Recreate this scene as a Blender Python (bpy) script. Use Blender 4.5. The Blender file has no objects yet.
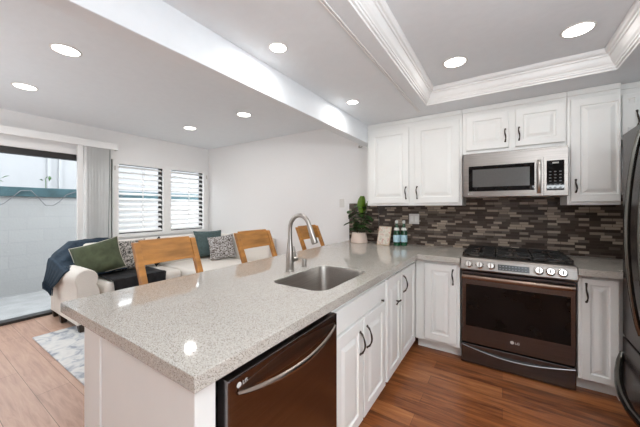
import bpy, bmesh, math, random
from mathutils import Vector, Matrix, noise

C = bpy.context.scene.collection
S = bpy.context.scene
PI = math.pi
R = math.radians

# ------------------------------------------------------------------ camera, sky, exposure
CAM_H = 1.35
cd = bpy.data.cameras.new('camera')
cam = bpy.data.objects.new('camera', cd)
C.objects.link(cam)
cam.location = (0, 0, CAM_H)
cam.rotation_euler = (R(90), 0, R(33.07))
cd.sensor_width = 36
cd.lens = 280 / 640 * 36
cd.shift_y = -5.9 / 640
cd.clip_start = 0.02
S.camera = cam

world = bpy.data.worlds.new('overcast_sky')
S.world = world
world.use_nodes = True
wn = world.node_tree
wn.nodes['Background'].inputs[0].default_value = (0.96, 0.98, 1.0, 1)
wn.nodes['Background'].inputs[1].default_value = 4.2

S.view_settings.view_transform = 'Standard'
S.view_settings.look = 'None'
S.view_settings.gamma = 1
S.view_settings.exposure = 0.30
S.view_settings.use_curve_mapping = False
LAMP_W = 3.7          # watts of each recessed lamp
# added fill lights out of view, bounced off the ceilings to brighten the rooms
for nm, loc, pw, sz, tilt in (('bounce_light', (0.75, -0.1, 1.70), 50, 0.6, 172), ('bounce_light', (-3.3, -0.9, 1.1), 17, 0.9, 165)):
    ld = bpy.data.lights.new(nm, 'AREA')
    ld.shape = 'SQUARE'
    ld.size = sz
    ld.energy = pw
    ld.color = (0.90, 0.96, 1.0)
    lo = bpy.data.objects.new(nm, ld)
    C.objects.link(lo)
    lo.location = loc
    lo.rotation_euler = (R(tilt), 0, 0)
S.cycles.use_denoising = True
S.cycles.max_bounces = 10
S.cycles.diffuse_bounces = 6
S.cycles.sample_clamp_indirect = 6


# ------------------------------------------------------------------ materials
def new_mat(name):
    m = bpy.data.materials.new(name)
    m.use_nodes = True
    nt = m.node_tree
    return m, nt, nt.nodes['Principled BSDF']


def N(nt, kind, **kw):
    n = nt.nodes.new(kind)
    for k, v in kw.items():
        if k.startswith('i_'):
            n.inputs[k[2:].replace('_', ' ')].default_value = v
        else:
            setattr(n, k, v)
    return n


def coords(nt, scale=(1, 1, 1), rot=(0, 0, 0)):
    tc = N(nt, 'ShaderNodeTexCoord')
    mp = N(nt, 'ShaderNodeMapping')
    mp.inputs['Scale'].default_value = scale
    mp.inputs['Rotation'].default_value = rot
    nt.links.new(tc.outputs['Object'], mp.inputs['Vector'])
    return mp.outputs['Vector']


def ramp(nt, fac, stops, interp='LINEAR'):
    r = N(nt, 'ShaderNodeValToRGB')
    r.color_ramp.interpolation = interp
    el = r.color_ramp.elements
    while len(el) < len(stops):
        el.new(0.5)
    for e, (p, c) in zip(el, stops):
        e.position = p
        e.color = (*c, 1)
    nt.links.new(fac, r.inputs['Fac'])
    return r.outputs['Color']


def bump(nt, bsdf, height, strength=0.2, dist=0.01):
    b = N(nt, 'ShaderNodeBump')
    b.inputs['Strength'].default_value = strength
    b.inputs['Distance'].default_value = dist
    nt.links.new(height, b.inputs['Height'])
    nt.links.new(b.outputs['Normal'], bsdf.inputs['Normal'])


def simple(name, col, rough=0.5, metal=0.0, var=0.05, nscale=8, scale=(1, 1, 1), bmp=0.0, bdist=0.004, detail=4, spec=None, coat=0):
    m, nt, b = new_mat(name)
    v = coords(nt, scale)
    nz = N(nt, 'ShaderNodeTexNoise')
    nz.inputs['Scale'].default_value = nscale
    nz.inputs['Detail'].default_value = detail
    nt.links.new(v, nz.inputs['Vector'])
    lo = tuple(max(0, c * (1 - var)) for c in col)
    hi = tuple(min(1, c * (1 + var)) for c in col)
    c = ramp(nt, nz.outputs['Fac'], [(0.3, lo), (0.7, hi)])
    nt.links.new(c, b.inputs['Base Color'])
    b.inputs['Roughness'].default_value = rough
    b.inputs['Metallic'].default_value = metal
    if spec is not None:
        b.inputs['Specular IOR Level'].default_value = spec
    if coat:
        b.inputs['Coat Weight'].default_value = coat
    if bmp:
        bump(nt, b, nz.outputs['Fac'], bmp, bdist)
    return m


def emit(name, col, strength):
    m, nt, b = new_mat(name)
    b.inputs['Base Color'].default_value = (*col, 1)
    b.inputs['Emission Color'].default_value = (*col, 1)
    b.inputs['Emission Strength'].default_value = strength
    return m


def glass(name, tint=(1, 1, 1), refl=0.08):
    m, nt, b = new_mat(name)
    nt.nodes.remove(b)
    out = nt.nodes['Material Output']
    t = N(nt, 'ShaderNodeBsdfTransparent')
    t.inputs[0].default_value = (*tint, 1)
    g = N(nt, 'ShaderNodeBsdfGlossy')
    g.inputs['Roughness'].default_value = 0.02
    lw = N(nt, 'ShaderNodeLayerWeight')
    lw.inputs['Blend'].default_value = refl
    mx = N(nt, 'ShaderNodeMixShader')
    nt.links.new(lw.outputs['Fresnel'], mx.inputs[0])
    nt.links.new(t.outputs[0], mx.inputs[1])
    nt.links.new(g.outputs[0], mx.inputs[2])
    nt.links.new(mx.outputs[0], out.inputs['Surface'])
    return m


def planks(name, cols, width, length, rough, mortar, grain=0.35):
    """wood planks running along x"""
    m, nt, b = new_mat(name)
    v = coords(nt)
    br = N(nt, 'ShaderNodeTexBrick')
    br.offset = 0.37
    br.inputs['Scale'].default_value = 1
    br.inputs['Mortar Size'].default_value = mortar
    br.inputs['Mortar Smooth'].default_value = 0.3
    br.inputs['Brick Width'].default_value = length
    br.inputs['Row Height'].default_value = width
    br.inputs['Color1'].default_value = (0, 0, 0, 1)
    br.inputs['Color2'].default_value = (1, 1, 1, 1)
    br.inputs['Mortar'].default_value = (0.5, 0.5, 0.5, 1)
    nt.links.new(v, br.inputs['Vector'])
    v2 = coords(nt, (1.3, 14, 1))
    nz = N(nt, 'ShaderNodeTexNoise')
    nz.inputs['Scale'].default_value = 2.2
    nz.inputs['Detail'].default_value = 9
    nz.inputs['Roughness'].default_value = 0.65
    nz.inputs['Distortion'].default_value = 0.6
    nt.links.new(v2, nz.inputs['Vector'])
    mx = N(nt, 'ShaderNodeMix', data_type='FLOAT')
    mx.inputs[0].default_value = 1 - grain
    nt.links.new(nz.outputs['Fac'], mx.inputs[2])
    nt.links.new(br.outputs['Color'], mx.inputs[3])
    # contrast: noise mostly, plank tone as an offset
    add = N(nt, 'ShaderNodeMath', operation='MULTIPLY_ADD')
    nt.links.new(br.outputs['Color'], add.inputs[0])
    add.inputs[1].default_value = grain
    sub = N(nt, 'ShaderNodeMath', operation='SUBTRACT')
    nt.links.new(nz.outputs['Fac'], sub.inputs[0])
    sub.inputs[1].default_value = grain / 2
    nt.links.new(sub.outputs[0], add.inputs[2])
    c = ramp(nt, add.outputs[0], list(zip((0.25, 0.45, 0.6, 0.8), cols)))
    mm = N(nt, 'ShaderNodeMix', data_type='RGBA')
    nt.links.new(br.outputs['Fac'], mm.inputs[0])
    nt.links.new(c, mm.inputs[6])
    mm.inputs[7].default_value = (*[x * 0.35 for x in cols[0]], 1)
    nt.links.new(mm.outputs[2], b.inputs['Base Color'])
    b.inputs['Roughness'].default_value = rough
    bump(nt, b, nz.outputs['Fac'], 0.08, 0.004)
    return m


def quartz():
    m, nt, b = new_mat('speckled_quartz')
    v = coords(nt)
    vo = N(nt, 'ShaderNodeTexVoronoi')
    vo.inputs['Scale'].default_value = 500
    nt.links.new(v, vo.inputs['Vector'])
    bw = N(nt, 'ShaderNodeSeparateColor')
    nt.links.new(vo.outputs['Color'], bw.inputs[0])
    c = ramp(nt, bw.outputs[0], [(0.0, (0.12, 0.098, 0.078)), (0.06, (0.33, 0.295, 0.255)), (0.15, (0.47, 0.437, 0.392)),
                                 (0.5, (0.55, 0.515, 0.465)), (0.8, (0.59, 0.56, 0.512)), (0.94, (0.68, 0.65, 0.60))], 'CONSTANT')
    nt.links.new(c, b.inputs['Base Color'])
    b.inputs['Roughness'].default_value = 0.06
    b.inputs['Specular IOR Level'].default_value = 0.6
    return m


def mosaic():
    m, nt, b = new_mat('strip_mosaic_tile')
    tc = N(nt, 'ShaderNodeTexCoord')
    sp = N(nt, 'ShaderNodeSeparateXYZ')
    nt.links.new(tc.outputs['Object'], sp.inputs[0])
    cb = N(nt, 'ShaderNodeCombineXYZ')
    nt.links.new(sp.outputs['X'], cb.inputs['X'])
    nt.links.new(sp.outputs['Z'], cb.inputs['Y'])
    br = N(nt, 'ShaderNodeTexBrick')
    br.offset = 0.31
    br.offset_frequency = 3
    br.squash = 1.35
    br.squash_frequency = 2
    br.inputs['Scale'].default_value = 1
    br.inputs['Mortar Size'].default_value = 0.0013
    br.inputs['Mortar Smooth'].default_value = 0.1
    br.inputs['Brick Width'].default_value = 0.072
    br.inputs['Row Height'].default_value = 0.0245
    br.inputs['Color1'].default_value = (0, 0, 0, 1)
    br.inputs['Color2'].default_value = (1, 1, 1, 1)
    br.inputs['Mortar'].default_value = (0.5, 0.5, 0.5, 1)
    nt.links.new(cb.outputs[0], br.inputs['Vector'])
    c = ramp(nt, br.outputs['Color'], [(0.0, (0.055, 0.036, 0.027)), (0.24, (0.125, 0.098, 0.080)), (0.36, (0.070, 0.049, 0.038)),
                                       (0.52, (0.165, 0.130, 0.104)), (0.60, (0.080, 0.058, 0.046)), (0.69, (0.42, 0.34, 0.265)), (0.85, (0.31, 0.25, 0.20))], 'CONSTANT')
    mm = N(nt, 'ShaderNodeMix', data_type='RGBA')
    nt.links.new(br.outputs['Fac'], mm.inputs[0])
    nt.links.new(c, mm.inputs[6])
    mm.inputs[7].default_value = (0.075, 0.06, 0.05, 1)
    nt.links.new(mm.outputs[2], b.inputs['Base Color'])
    b.inputs['Roughness'].default_value = 0.3
    b.inputs['Specular IOR Level'].default_value = 0.25
    inv = N(nt, 'ShaderNodeMath', operation='SUBTRACT')
    inv.inputs[0].default_value = 1
    nt.links.new(br.outputs['Fac'], inv.inputs[1])
    bump(nt, b, inv.outputs[0], 0.4, 0.002)
    return m


def brushed(name, col, rough, along, var=0.12):
    """brushed metal, streaks along one axis (0 x, 1 y, 2 z)"""
    sc = [60, 60, 60]
    sc[along] = 1.5
    return simple(name, col, rough, 1.0, var, 3, tuple(sc), 0.03, 0.001)


def blotch(name, stops, scale, rough=0.9, kind='noise', dist=0, mapping=(1, 1, 1), bmp=0.15):
    m, nt, b = new_mat(name)
    v = coords(nt, mapping)
    if kind == 'noise':
        t = N(nt, 'ShaderNodeTexNoise')
        t.inputs['Detail'].default_value = 5
        t.inputs['Distortion'].default_value = dist
        o = t.outputs['Fac']
    else:
        t = N(nt, 'ShaderNodeTexVoronoi')
        t.feature = 'F1'
        o = t.outputs['Distance']
    t.inputs['Scale'].default_value = scale
    nt.links.new(v, t.inputs['Vector'])
    c = ramp(nt, o, stops)
    nt.links.new(c, b.inputs['Base Color'])
    b.inputs['Roughness'].default_value = rough
    if bmp:
        bump(nt, b, o, bmp, 0.004)
    return m


def block_wall():
    m, nt, b = new_mat('white_painted_block')
    tc = N(nt, 'ShaderNodeTexCoord')
    sp = N(nt, 'ShaderNodeSeparateXYZ')
    nt.links.new(tc.outputs['Object'], sp.inputs[0])
    cb = N(nt, 'ShaderNodeCombineXYZ')
    nt.links.new(sp.outputs['Y'], cb.inputs['X'])
    nt.links.new(sp.outputs['Z'], cb.inputs['Y'])
    br = N(nt, 'ShaderNodeTexBrick')
    br.inputs['Scale'].default_value = 1
    br.inputs['Mortar Size'].default_value = 0.008
    br.inputs['Mortar Smooth'].default_value = 0.6
    br.inputs['Brick Width'].default_value = 0.4
    br.inputs['Row Height'].default_value = 0.2
    br.inputs['Color1'].default_value = (0.37, 0.37, 0.367, 1)
    br.inputs['Color2'].default_value = (0.40, 0.40, 0.397, 1)
    br.inputs['Mortar'].default_value = (0.36, 0.36, 0.357, 1)
    nt.links.new(cb.outputs[0], br.inputs['Vector'])
    nt.links.new(br.outputs['Color'], b.inputs['Base Color'])
    b.inputs['Roughness'].default_value = 0.9
    nz = N(nt, 'ShaderNodeTexNoise')
    nz.inputs['Scale'].default_value = 30
    nt.links.new(tc.outputs['Object'], nz.inputs['Vector'])
    bump(nt, b, nz.outputs['Fac'], 0.3, 0.01)
    return m


M = dict(
    wall=simple('white_wall_paint', (0.87, 0.862, 0.857), 0.75, var=0.01, nscale=60, bmp=0.04),
    ceil=simple('white_ceiling_paint', (0.81, 0.84, 0.87), 0.8, var=0.012, nscale=18, bmp=0.25, bdist=0.006),
    trimw=simple('white_trim_paint', (0.87, 0.868, 0.86), 0.4, var=0.01),
    cab=simple('white_cabinet_paint', (0.86, 0.862, 0.838), 0.35, var=0.015, nscale=5),
    quartz=quartz(), mosaic=mosaic(),
    floor=planks('dark_wood_planks', [(0.13, 0.037, 0.012), (0.30, 0.098, 0.031), (0.40, 0.145, 0.047), (0.52, 0.22, 0.08)], 0.125, 1.3, 0.28, 0.0009, 0.28),
    floor2=planks('daylit_pale_planks', [(0.36, 0.21, 0.15), (0.47, 0.285, 0.205), (0.52, 0.33, 0.24), (0.58, 0.38, 0.285)], 0.19, 1.4, 0.4, 0.0016, 0.2),  # lighter living room wood, with the daylight's pale pink put into its colours
    steel=brushed('brushed_stainless', (0.29, 0.265, 0.245), 0.28, 0),
    panelsteel=brushed('range_panel_steel', (0.27, 0.245, 0.225), 0.38, 0),
    steel_v=brushed('brushed_nickel', (0.43, 0.40, 0.37), 0.3, 2),
    sinksteel=brushed('satin_sink_steel', (0.47, 0.44, 0.41), 0.3, 1),
    dsteel=brushed('dark_stainless', (0.135, 0.125, 0.125), 0.26, 0),
    dsteel_y=brushed('dark_stainless_front', (0.205, 0.182, 0.185), 0.22, 1),
    dsteel_f=simple('black_stainless_fridge', (0.035, 0.028, 0.026), 0.25, var=0.1, scale=(60, 60, 1.5), nscale=3, spec=0.35),
    dhandle=brushed('dark_handle_steel', (0.40, 0.33, 0.29), 0.25, 1),
    dhandle2=brushed('pocket_steel', (0.27, 0.225, 0.195), 0.3, 1),
    fhandle=simple('smoked_steel', (0.16, 0.155, 0.14), 0.22, 1.0),
    bronze=simple('dark_bronze', (0.06, 0.045, 0.035), 0.35, 0.8),
    black=simple('black_enamel', (0.012, 0.011, 0.011), 0.25),
    iron=simple('black_cast_iron', (0.02, 0.019, 0.018), 0.25, bmp=0.1),
    bglass=simple('black_oven_glass', (0.006, 0.005, 0.005), 0.04, var=0.2, spec=0.18),
    mglass=simple('grey_mesh_window', (0.11, 0.108, 0.105), 0.15, var=0.08, nscale=200),
    chrome=simple('bright_chrome', (0.60, 0.565, 0.53), 0.14, 1.0, var=0.03),
    grey=simple('grey_print', (0.55, 0.53, 0.5), 0.5),
    dimprint=simple('dim_key_print', (0.16, 0.165, 0.17), 0.5),
    whitep=simple('white_print', (0.85, 0.84, 0.82), 0.5),
    display=simple('dark_display', (0.015, 0.02, 0.02), 0.1),
    oak=simple('honey_oak', (0.46, 0.20, 0.045), 0.35, var=0.32, nscale=3, scale=(9, 1.3, 7), detail=8),
    sofa=simple('cream_upholstery', (0.78, 0.735, 0.675), 0.95, var=0.03, nscale=90, bmp=0.15),
    green=simple('olive_velvet', (0.075, 0.092, 0.048), 0.85, var=0.25, nscale=14, bmp=0.1),
    teal=simple('grey_teal_linen', (0.085, 0.125, 0.125), 0.9, var=0.18, nscale=30, bmp=0.1),
    navy=simple('navy_knit', (0.016, 0.034, 0.056), 0.95, var=0.3, nscale=40, bmp=0.3),
    blackf=simple('black_knit', (0.012, 0.012, 0.014), 0.95, var=0.3, nscale=60, bmp=0.3),
    cream=simple('cream_piping', (0.62, 0.58, 0.50), 0.9),
    pat=blotch('black_and_cream_weave', [(0.36, (0.03, 0.028, 0.027)), (0.47, (0.12, 0.11, 0.10)), (0.53, (0.5, 0.47, 0.43)), (0.66, (0.62, 0.58, 0.54))], 48, dist=0.9),
    pat2=blotch('brown_and_white_weave', [(0.38, (0.05, 0.037, 0.03)), (0.47, (0.17, 0.13, 0.11)), (0.52, (0.55, 0.54, 0.54)), (0.66, (0.60, 0.59, 0.58))], 62, dist=0.6),
    linen=simple('pale_blue_grey_linen', (0.50, 0.51, 0.55), 0.9, nscale=40, bmp=0.1),
    rug=blotch('blue_grey_patterned_rug', [(0.36, (0.33, 0.355, 0.40)), (0.46, (0.52, 0.535, 0.56)), (0.55, (0.66, 0.655, 0.64)), (0.7, (0.72, 0.71, 0.69))], 7, dist=1.6),
    terracotta=simple('blush_ceramic', (0.70, 0.565, 0.485), 0.55, var=0.03),
    leaf=simple('dark_green_leaf', (0.040, 0.10, 0.024), 0.4, var=0.35, nscale=20),
    lime=simple('lime_green_leaf', (0.11, 0.21, 0.012), 0.45, var=0.15, nscale=20),
    bark=simple('brown_bark', (0.10, 0.065, 0.04), 0.8, var=0.3, nscale=40),
    soil=simple('dark_soil', (0.03, 0.02, 0.014), 0.95, var=0.4, nscale=80, bmp=0.4),
    bottle=simple('green_glass', (0.006, 0.06, 0.022), 0.06, var=0.1, coat=0.5),
    blabel=simple('pale_blue_paper', (0.42, 0.62, 0.70), 0.6, var=0.08, nscale=60),
    wlabel=simple('white_paper', (0.74, 0.74, 0.70), 0.6),
    cap=simple('white_foil_cap', (0.72, 0.72, 0.70), 0.4),
    print=blotch('pastel_art_print', [(0.36, (0.60, 0.33, 0.28)), (0.44, (0.70, 0.62, 0.52)), (0.52, (0.75, 0.70, 0.62)), (0.60, (0.55, 0.52, 0.42)), (0.68, (0.72, 0.55, 0.48))], 22, rough=0.5, dist=0.4, bmp=0),
    frame=simple('light_wood_frame', (0.56, 0.43, 0.30), 0.5, var=0.1, scale=(1, 20, 20)),
    plastic=simple('white_plastic', (0.74, 0.72, 0.69), 0.35, var=0.01),
    vane=simple('pale_grey_vinyl_vane', (0.90, 0.90, 0.89), 0.6, var=0.02),
    dframe=simple('dark_bronze_frame', (0.045, 0.043, 0.042), 0.4, 0.5),
    glass=glass('window_glass', (0.93, 0.95, 0.96), 0.06),
    block=block_wall(),
    teal_cap=simple('weathered_teal_paint', (0.045, 0.095, 0.11), 0.7, var=0.3, nscale=5),
    concrete=simple('pale_concrete', (0.30, 0.30, 0.30), 0.9, var=0.1, nscale=6, bmp=0.1),
    siding=simple('white_siding', (0.33, 0.335, 0.345), 0.8, var=0.02),
    cable=simple('grey_cable', (0.16, 0.16, 0.17), 0.6),
    lamp=emit('lit_lamp_lens', (1.0, 0.97, 0.93), 6.0),
    darkwood=simple('dark_foot_wood', (0.035, 0.02, 0.012), 0.4),
)


# ------------------------------------------------------------------ mesh builder
class MB:
    def __init__(s):
        s.v, s.f = [], []

    def add(s, vs, fs):
        o = len(s.v)
        s.v += [tuple(p) for p in vs]
        s.f += [tuple(i + o for i in f) for f in fs]
        return s

    def box(s, x0, x1, y0, y1, z0, z1):
        vs = [(x, y, z) for x in (x0, x1) for y in (y0, y1) for z in (z0, z1)]
        return s.add(vs, [(0, 1, 3, 2), (4, 6, 7, 5), (0, 4, 5, 1), (2, 3, 7, 6), (0, 2, 6, 4), (1, 5, 7, 3)])

    def loops(s, loops, caps=(True, True), closed=False):
        n = len(loops[0])
        vs = [p for L in loops for p in L]
        fs = []
        m = len(loops)
        for a in range(m if closed else m - 1):
            b = (a + 1) % m
            for i in range(n):
                j = (i + 1) % n
                fs.append((a * n + i, a * n + j, b * n + j, b * n + i))
        if not closed:
            if caps[0]:
                fs.append(tuple(range(n)))
            if caps[1]:
                fs.append(tuple(range((m - 1) * n, m * n)))
        return s.add(vs, fs)

    def tube(s, pts, rad, n=8, caps=(True, True), flat=None):
        pts = [Vector(p) for p in pts]
        if not hasattr(rad, '__len__'):
            rad = [rad] * len(pts)
        up = None
        L = []
        for i, p in enumerate(pts):
            t = (pts[min(i + 1, len(pts) - 1)] - pts[max(i - 1, 0)]).normalized()
            if up is None:
                up = Vector((0, 0, 1)) if abs(t.z) < 0.9 else Vector((1, 0, 0))
            a = t.cross(up)
            if a.length < 1e-5:
                a = t.orthogonal()
            a.normalize()
            b = a.cross(t).normalized()
            up = b
            r = rad[i]
            ra, rb = (r, r) if flat is None else (r * flat[0], r * flat[1])
            L.append([p + a * (ra * math.cos(2 * PI * k / n)) + b * (rb * math.sin(2 * PI * k / n)) for k in range(n)])
        return s.loops(L, caps)

    def lathe(s, c, prof, n=24, axis='z', caps=(True, True)):
        c = Vector(c)
        L = []
        for r, h in prof:
            ring = []
            for k in range(n):
                a = 2 * PI * k / n
                u, v = r * math.cos(a), r * math.sin(a)
                d = {'z': (u, v, h), 'x': (h, u, v), 'y': (u, h, v)}[axis]
                ring.append(c + Vector(d))
            L.append(ring)
        return s.loops(L, caps)

    def prism(s, poly, fn, h0, h1):
        """poly of 2d points, fn(u, v, h) -> xyz"""
        return s.loops([[fn(u, v, h0) for u, v in poly], [fn(u, v, h1) for u, v in poly]])

    def xform(s, mat, start=0):
        s.v[start:] = [tuple(mat @ Vector(p)) for p in s.v[start:]]
        return s

    def build(s, name, mat, parent=None, smooth=None, bevel=0, seg=2, weld=False, subsurf=0):
        off = Vector((0, 0, 0))
        p = parent
        while p is not None:
            off += p.location
            p = p.parent
        bm = bmesh.new()
        vs = [bm.verts.new(Vector(q) - off) for q in s.v]
        for f in s.f:
            try:
                bm.faces.new([vs[i] for i in f])
            except ValueError:
                pass
        if weld:
            bmesh.ops.remove_doubles(bm, verts=bm.verts, dist=1e-5)
        bmesh.ops.recalc_face_normals(bm, faces=bm.faces)
        me = bpy.data.meshes.new(name)
        bm.to_mesh(me)
        bm.free()
        me.materials.append(mat)
        o = bpy.data.objects.new(name, me)
        C.objects.link(o)
        if parent is not None:
            o.parent = parent
        if smooth:
            for pl in me.polygons:
                pl.use_smooth = True
            me.set_sharp_from_angle(angle=R(smooth))
        if bevel:
            b = o.modifiers.new('bevel', 'BEVEL')
            b.width = bevel
            b.segments = seg
            b.limit_method = 'ANGLE'
            b.angle_limit = R(40)
        if subsurf:
            q = o.modifiers.new('subsurf', 'SUBSURF')
            q.levels = q.render_levels = subsurf
        return o


def tag(o, label=None, cat=None, group=None, kind=None):
    if label:
        o['label'] = label
    if cat:
        o['category'] = cat
    if group:
        o['group'] = group
    if kind:
        o['kind'] = kind
    return o


def thing(name, loc, label, cat, group=None):
    o = bpy.data.objects.new(name, None)
    o.empty_display_size = 0.1
    C.objects.link(o)
    o.location = loc
    return tag(o, label, cat, group)


def struct(name, mb, mat, **kw):
    return tag(mb.build(name, mat, **kw), kind='structure')


def copy_tree(o, parent=None):
    c = o.copy()
    C.objects.link(c)
    c.parent = parent
    for ch in list(o.children):
        copy_tree(ch, c)
    return c


def letters(name, txt, size, mat, parent, origin, ux, uy, depth=0.0008):
    """lettering as a mesh; origin is its lower left corner, ux / uy the reading and up directions"""
    cu = bpy.data.curves.new(name, 'FONT')
    cu.body = txt
    cu.size = size
    cu.extrude = depth
    tmp = bpy.data.objects.new(name, cu)
    C.objects.link(tmp)
    dg = bpy.context.evaluated_depsgraph_get()
    me = bpy.data.meshes.new_from_object(tmp.evaluated_get(dg))
    bpy.data.objects.remove(tmp)
    ux, uy = Vector(ux), Vector(uy)
    uz = ux.cross(uy)
    mb = MB()
    mb.add([Vector(origin) + ux * q.co.x + uy * q.co.y + uz * q.co.z for q in me.vertices], [tuple(p.vertices) for p in me.polygons])
    bpy.data.meshes.remove(me)
    return mb.build(name, mat, parent)


# panel frames: u along width, v up, n out of the face
def face_back(y):       # faces -y
    return lambda u, v, n: (u, y - n, v)


def face_pen(x):        # faces +x
    return lambda u, v, n: (x + n, u, v)


def panel_door(mb, fn, u0, u1, v0, v1, t=0.02, stile=0.05, right=None, raised=True):
    """a raised panel door: slab, stiles, groove and a raised field in one mesh"""
    right = stile if right is None else right

    def loop(i, n, k=1.0):
        a, b = i * (stile if k else 1), i
        return None
    if raised:
        steps = [(0, 0), (0, t - 0.003), (0.003, t), (1, t), ('g', 0.006, t - 0.009), ('g', 0.018, t - 0.009), ('g', 0.042, t - 0.001), ('g', 0.046, t - 0.0005)]
    else:
        steps = [(0, 0), (0, t - 0.003), (0.003, t), (0.010, t)]
    L = []
    for s_ in steps:
        if s_[0] == 'g':
            l, r_, e, n = stile + s_[1], right + s_[1], stile + s_[1], s_[2]
        elif s_[0] == 1:
            l, r_, e, n = stile, right, stile, s_[1]
        else:
            l = r_ = e = s_[0]
            n = s_[1]
        L.append([fn(u0 + l, v0 + e, n), fn(u1 - r_, v0 + e, n), fn(u1 - r_, v1 - e, n), fn(u0 + l, v1 - e, n)])
    mb.loops(L)


def pull(fn, u, v0, v1, out=0.028, n0=0.02):
    """a curved bar pull between two heights"""
    mb = MB()
    pts, rad = [], []
    for i in range(13):
        k = i / 12
        wob = math.sin(k * PI)
        pts.append(fn(u + 0.004 * math.sin(2 * PI * k), v0 + (v1 - v0) * k, n0 + 0.004 + out * wob ** 0.6))
        rad.append(0.0042 + 0.0022 * wob ** 4 + (0.002 if i in (1, 11) else 0))
    mb.tube(pts, rad, 8)
    for v in (v0, v1):
        mb.tube([fn(u, v, n0 - 0.001), fn(u, v, n0 + 0.006)], 0.0075, 10)
    return mb


# ------------------------------------------------------------------ setting
BW = 3.38           # back wall
LW = -4.79          # window wall of the living room
CEIL, LCEIL = 2.305, 2.48
BEAM = -1.315
NEAR = -2.4
RW = 1.60

struct('floor', MB().box(-1.3, RW, NEAR, BW, -0.05, 0), M['floor'])
struct('floor', MB().box(LW, -1.3, NEAR, BW, -0.05, 0), M['floor2'])
struct('wall_back', MB().box(LW - 0.15, RW, BW, BW + 0.1, 0, 2.75), M['wall'])
w = MB().box(RW, RW + 0.1, NEAR, -1.3, 0, 2.75).box(RW, RW + 0.1, 1.0, BW, 0, 2.75)
w.box(RW, RW + 0.1, -1.3, 1.0, 0, 0.95).box(RW, RW + 0.1, -1.3, 1.0, 2.12, 2.75)
struct('wall_right', w, M['wall'])
k = MB().box(RW + 0.03, RW + 0.07, -1.3, 1.0, 0.95, 1.0).box(RW + 0.03, RW + 0.07, -1.3, 1.0, 2.07, 2.12)
for q in (-1.3, -0.175, 0.95):
    k.box(RW + 0.03, RW + 0.07, q, q + 0.05, 1.0, 2.07)
o = struct('added_window', k, M['trimw'])  # unseen window, added so daylight brightens the lower cabinets
MB().box(RW + 0.047, RW + 0.053, -1.27, 0.97, 0.98, 2.09).build('glass_pane', M['glass'], o)
struct('wall_front', MB().box(LW - 0.15, RW, NEAR - 0.1, NEAR, 0, 2.75), M['wall'])

# window wall with door and window openings
w = MB()
DY0, DY1, DZ = -0.95, 1.78, 2.06
WY0, WY1, WZ0, WZ1 = 1.83, 3.33, 0.93, 2.03
x0, x1 = LW - 0.15, LW
w.box(x0, x1, NEAR, DY0, 0, 2.75)
w.box(x0, x1, DY0, DY1, DZ, 2.75)
w.box(x0, x1, DY1, WY0, 0, 2.75)
w.box(x0, x1, WY0, WY1, 0, WZ0)
w.box(x0, x1, WY0, WY1, WZ1, 2.75)
w.box(x0, x1, WY1, BW, 0, 2.75)
struct('wall_left', w, M['wall'])

# ceilings
struct('ceiling', MB().box(LW, BEAM - 0.105, NEAR, BW, LCEIL, LCEIL + 0.1), M['ceil'])
struct('ceiling_beam', MB().box(BEAM - 0.105, BEAM, NEAR, BW, 2.10, LCEIL + 0.1), M['ceil'], bevel=0.004)
TX0, TX1, TY0, TY1, TZ = -0.60, 0.67, -0.75, 2.747, 2.44
k = MB()
k.box(BEAM, TX0 - 0.001, NEAR, BW, CEIL, CEIL + 0.3)
k.box(TX1 + 0.001, RW, NEAR, BW, CEIL, CEIL + 0.3)
k.box(TX0 - 0.001, TX1 + 0.001, TY1 + 0.001, BW, CEIL, CEIL + 0.3)
k.box(TX0 - 0.001, TX1 + 0.001, NEAR, TY0 - 0.001, CEIL, CEIL + 0.3)
k.box(TX0 - 0.001, TX1 + 0.001, TY0 - 0.001, TY1 + 0.001, TZ, TZ + 0.16)
struct('ceiling', k, M['ceil'])
# crown moulding round the tray
prof = [(0.0, 0.0), (0.004, 0.0), (0.006, 0.012), (0.016, 0.014), (0.018, 0.026), (0.024, 0.028), (0.026, 0.036), (0.036, 0.046),
        (0.044, 0.062), (0.049, 0.078), (0.052, 0.086), (0.060, 0.088), (0.062, 0.100), (0.072, 0.104), (0.080, 0.116), (0.084, 0.1345)]
k = MB()
k.loops([[(TX0 + a, TY0 + a, CEIL + z), (TX1 - a, TY0 + a, CEIL + z), (TX1 - a, TY1 - a, CEIL + z), (TX0 + a, TY1 - a, CEIL + z)] for a, z in prof], caps=(False, False))
struct('trim_1', k, M['trimw'])
# thin applied strip left of the tray
k = MB()
for a in (0, 0.016):
    k.box(TX0 - 0.108 + a, TX0 - 0.100 + a, NEAR, 2.88, CEIL - 0.006, CEIL)
struct('trim_2', k, M['trimw'], bevel=0.002)
# baseboards of the living room
struct('baseboard_back', MB().box(LW, -1.75, BW - 0.014, BW, 0, 0.10), M['trimw'], bevel=0.004)
struct('baseboard_left', MB().box(LW, LW + 0.014, 1.80, BW, 0, 0.10), M['trimw'], bevel=0.004)

# backsplash tile (a strip left of the cabinets with its own edge, and the main run)
bs = thing('backsplash', (-1.3, BW, CAM_H - 0.436), 'dark brown strip mosaic tile backsplash behind the worktop and stove', 'backsplash')
bs['kind'] = 'structure'
MB().box(-1.725, -1.312, BW - 0.010, BW, 0.915, 1.405).build('tile_field', M['mosaic'], bs)
MB().box(-1.306, 1.30, BW - 0.012, BW, 0.915, 1.46).build('tile_field', M['mosaic'], bs)

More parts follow.
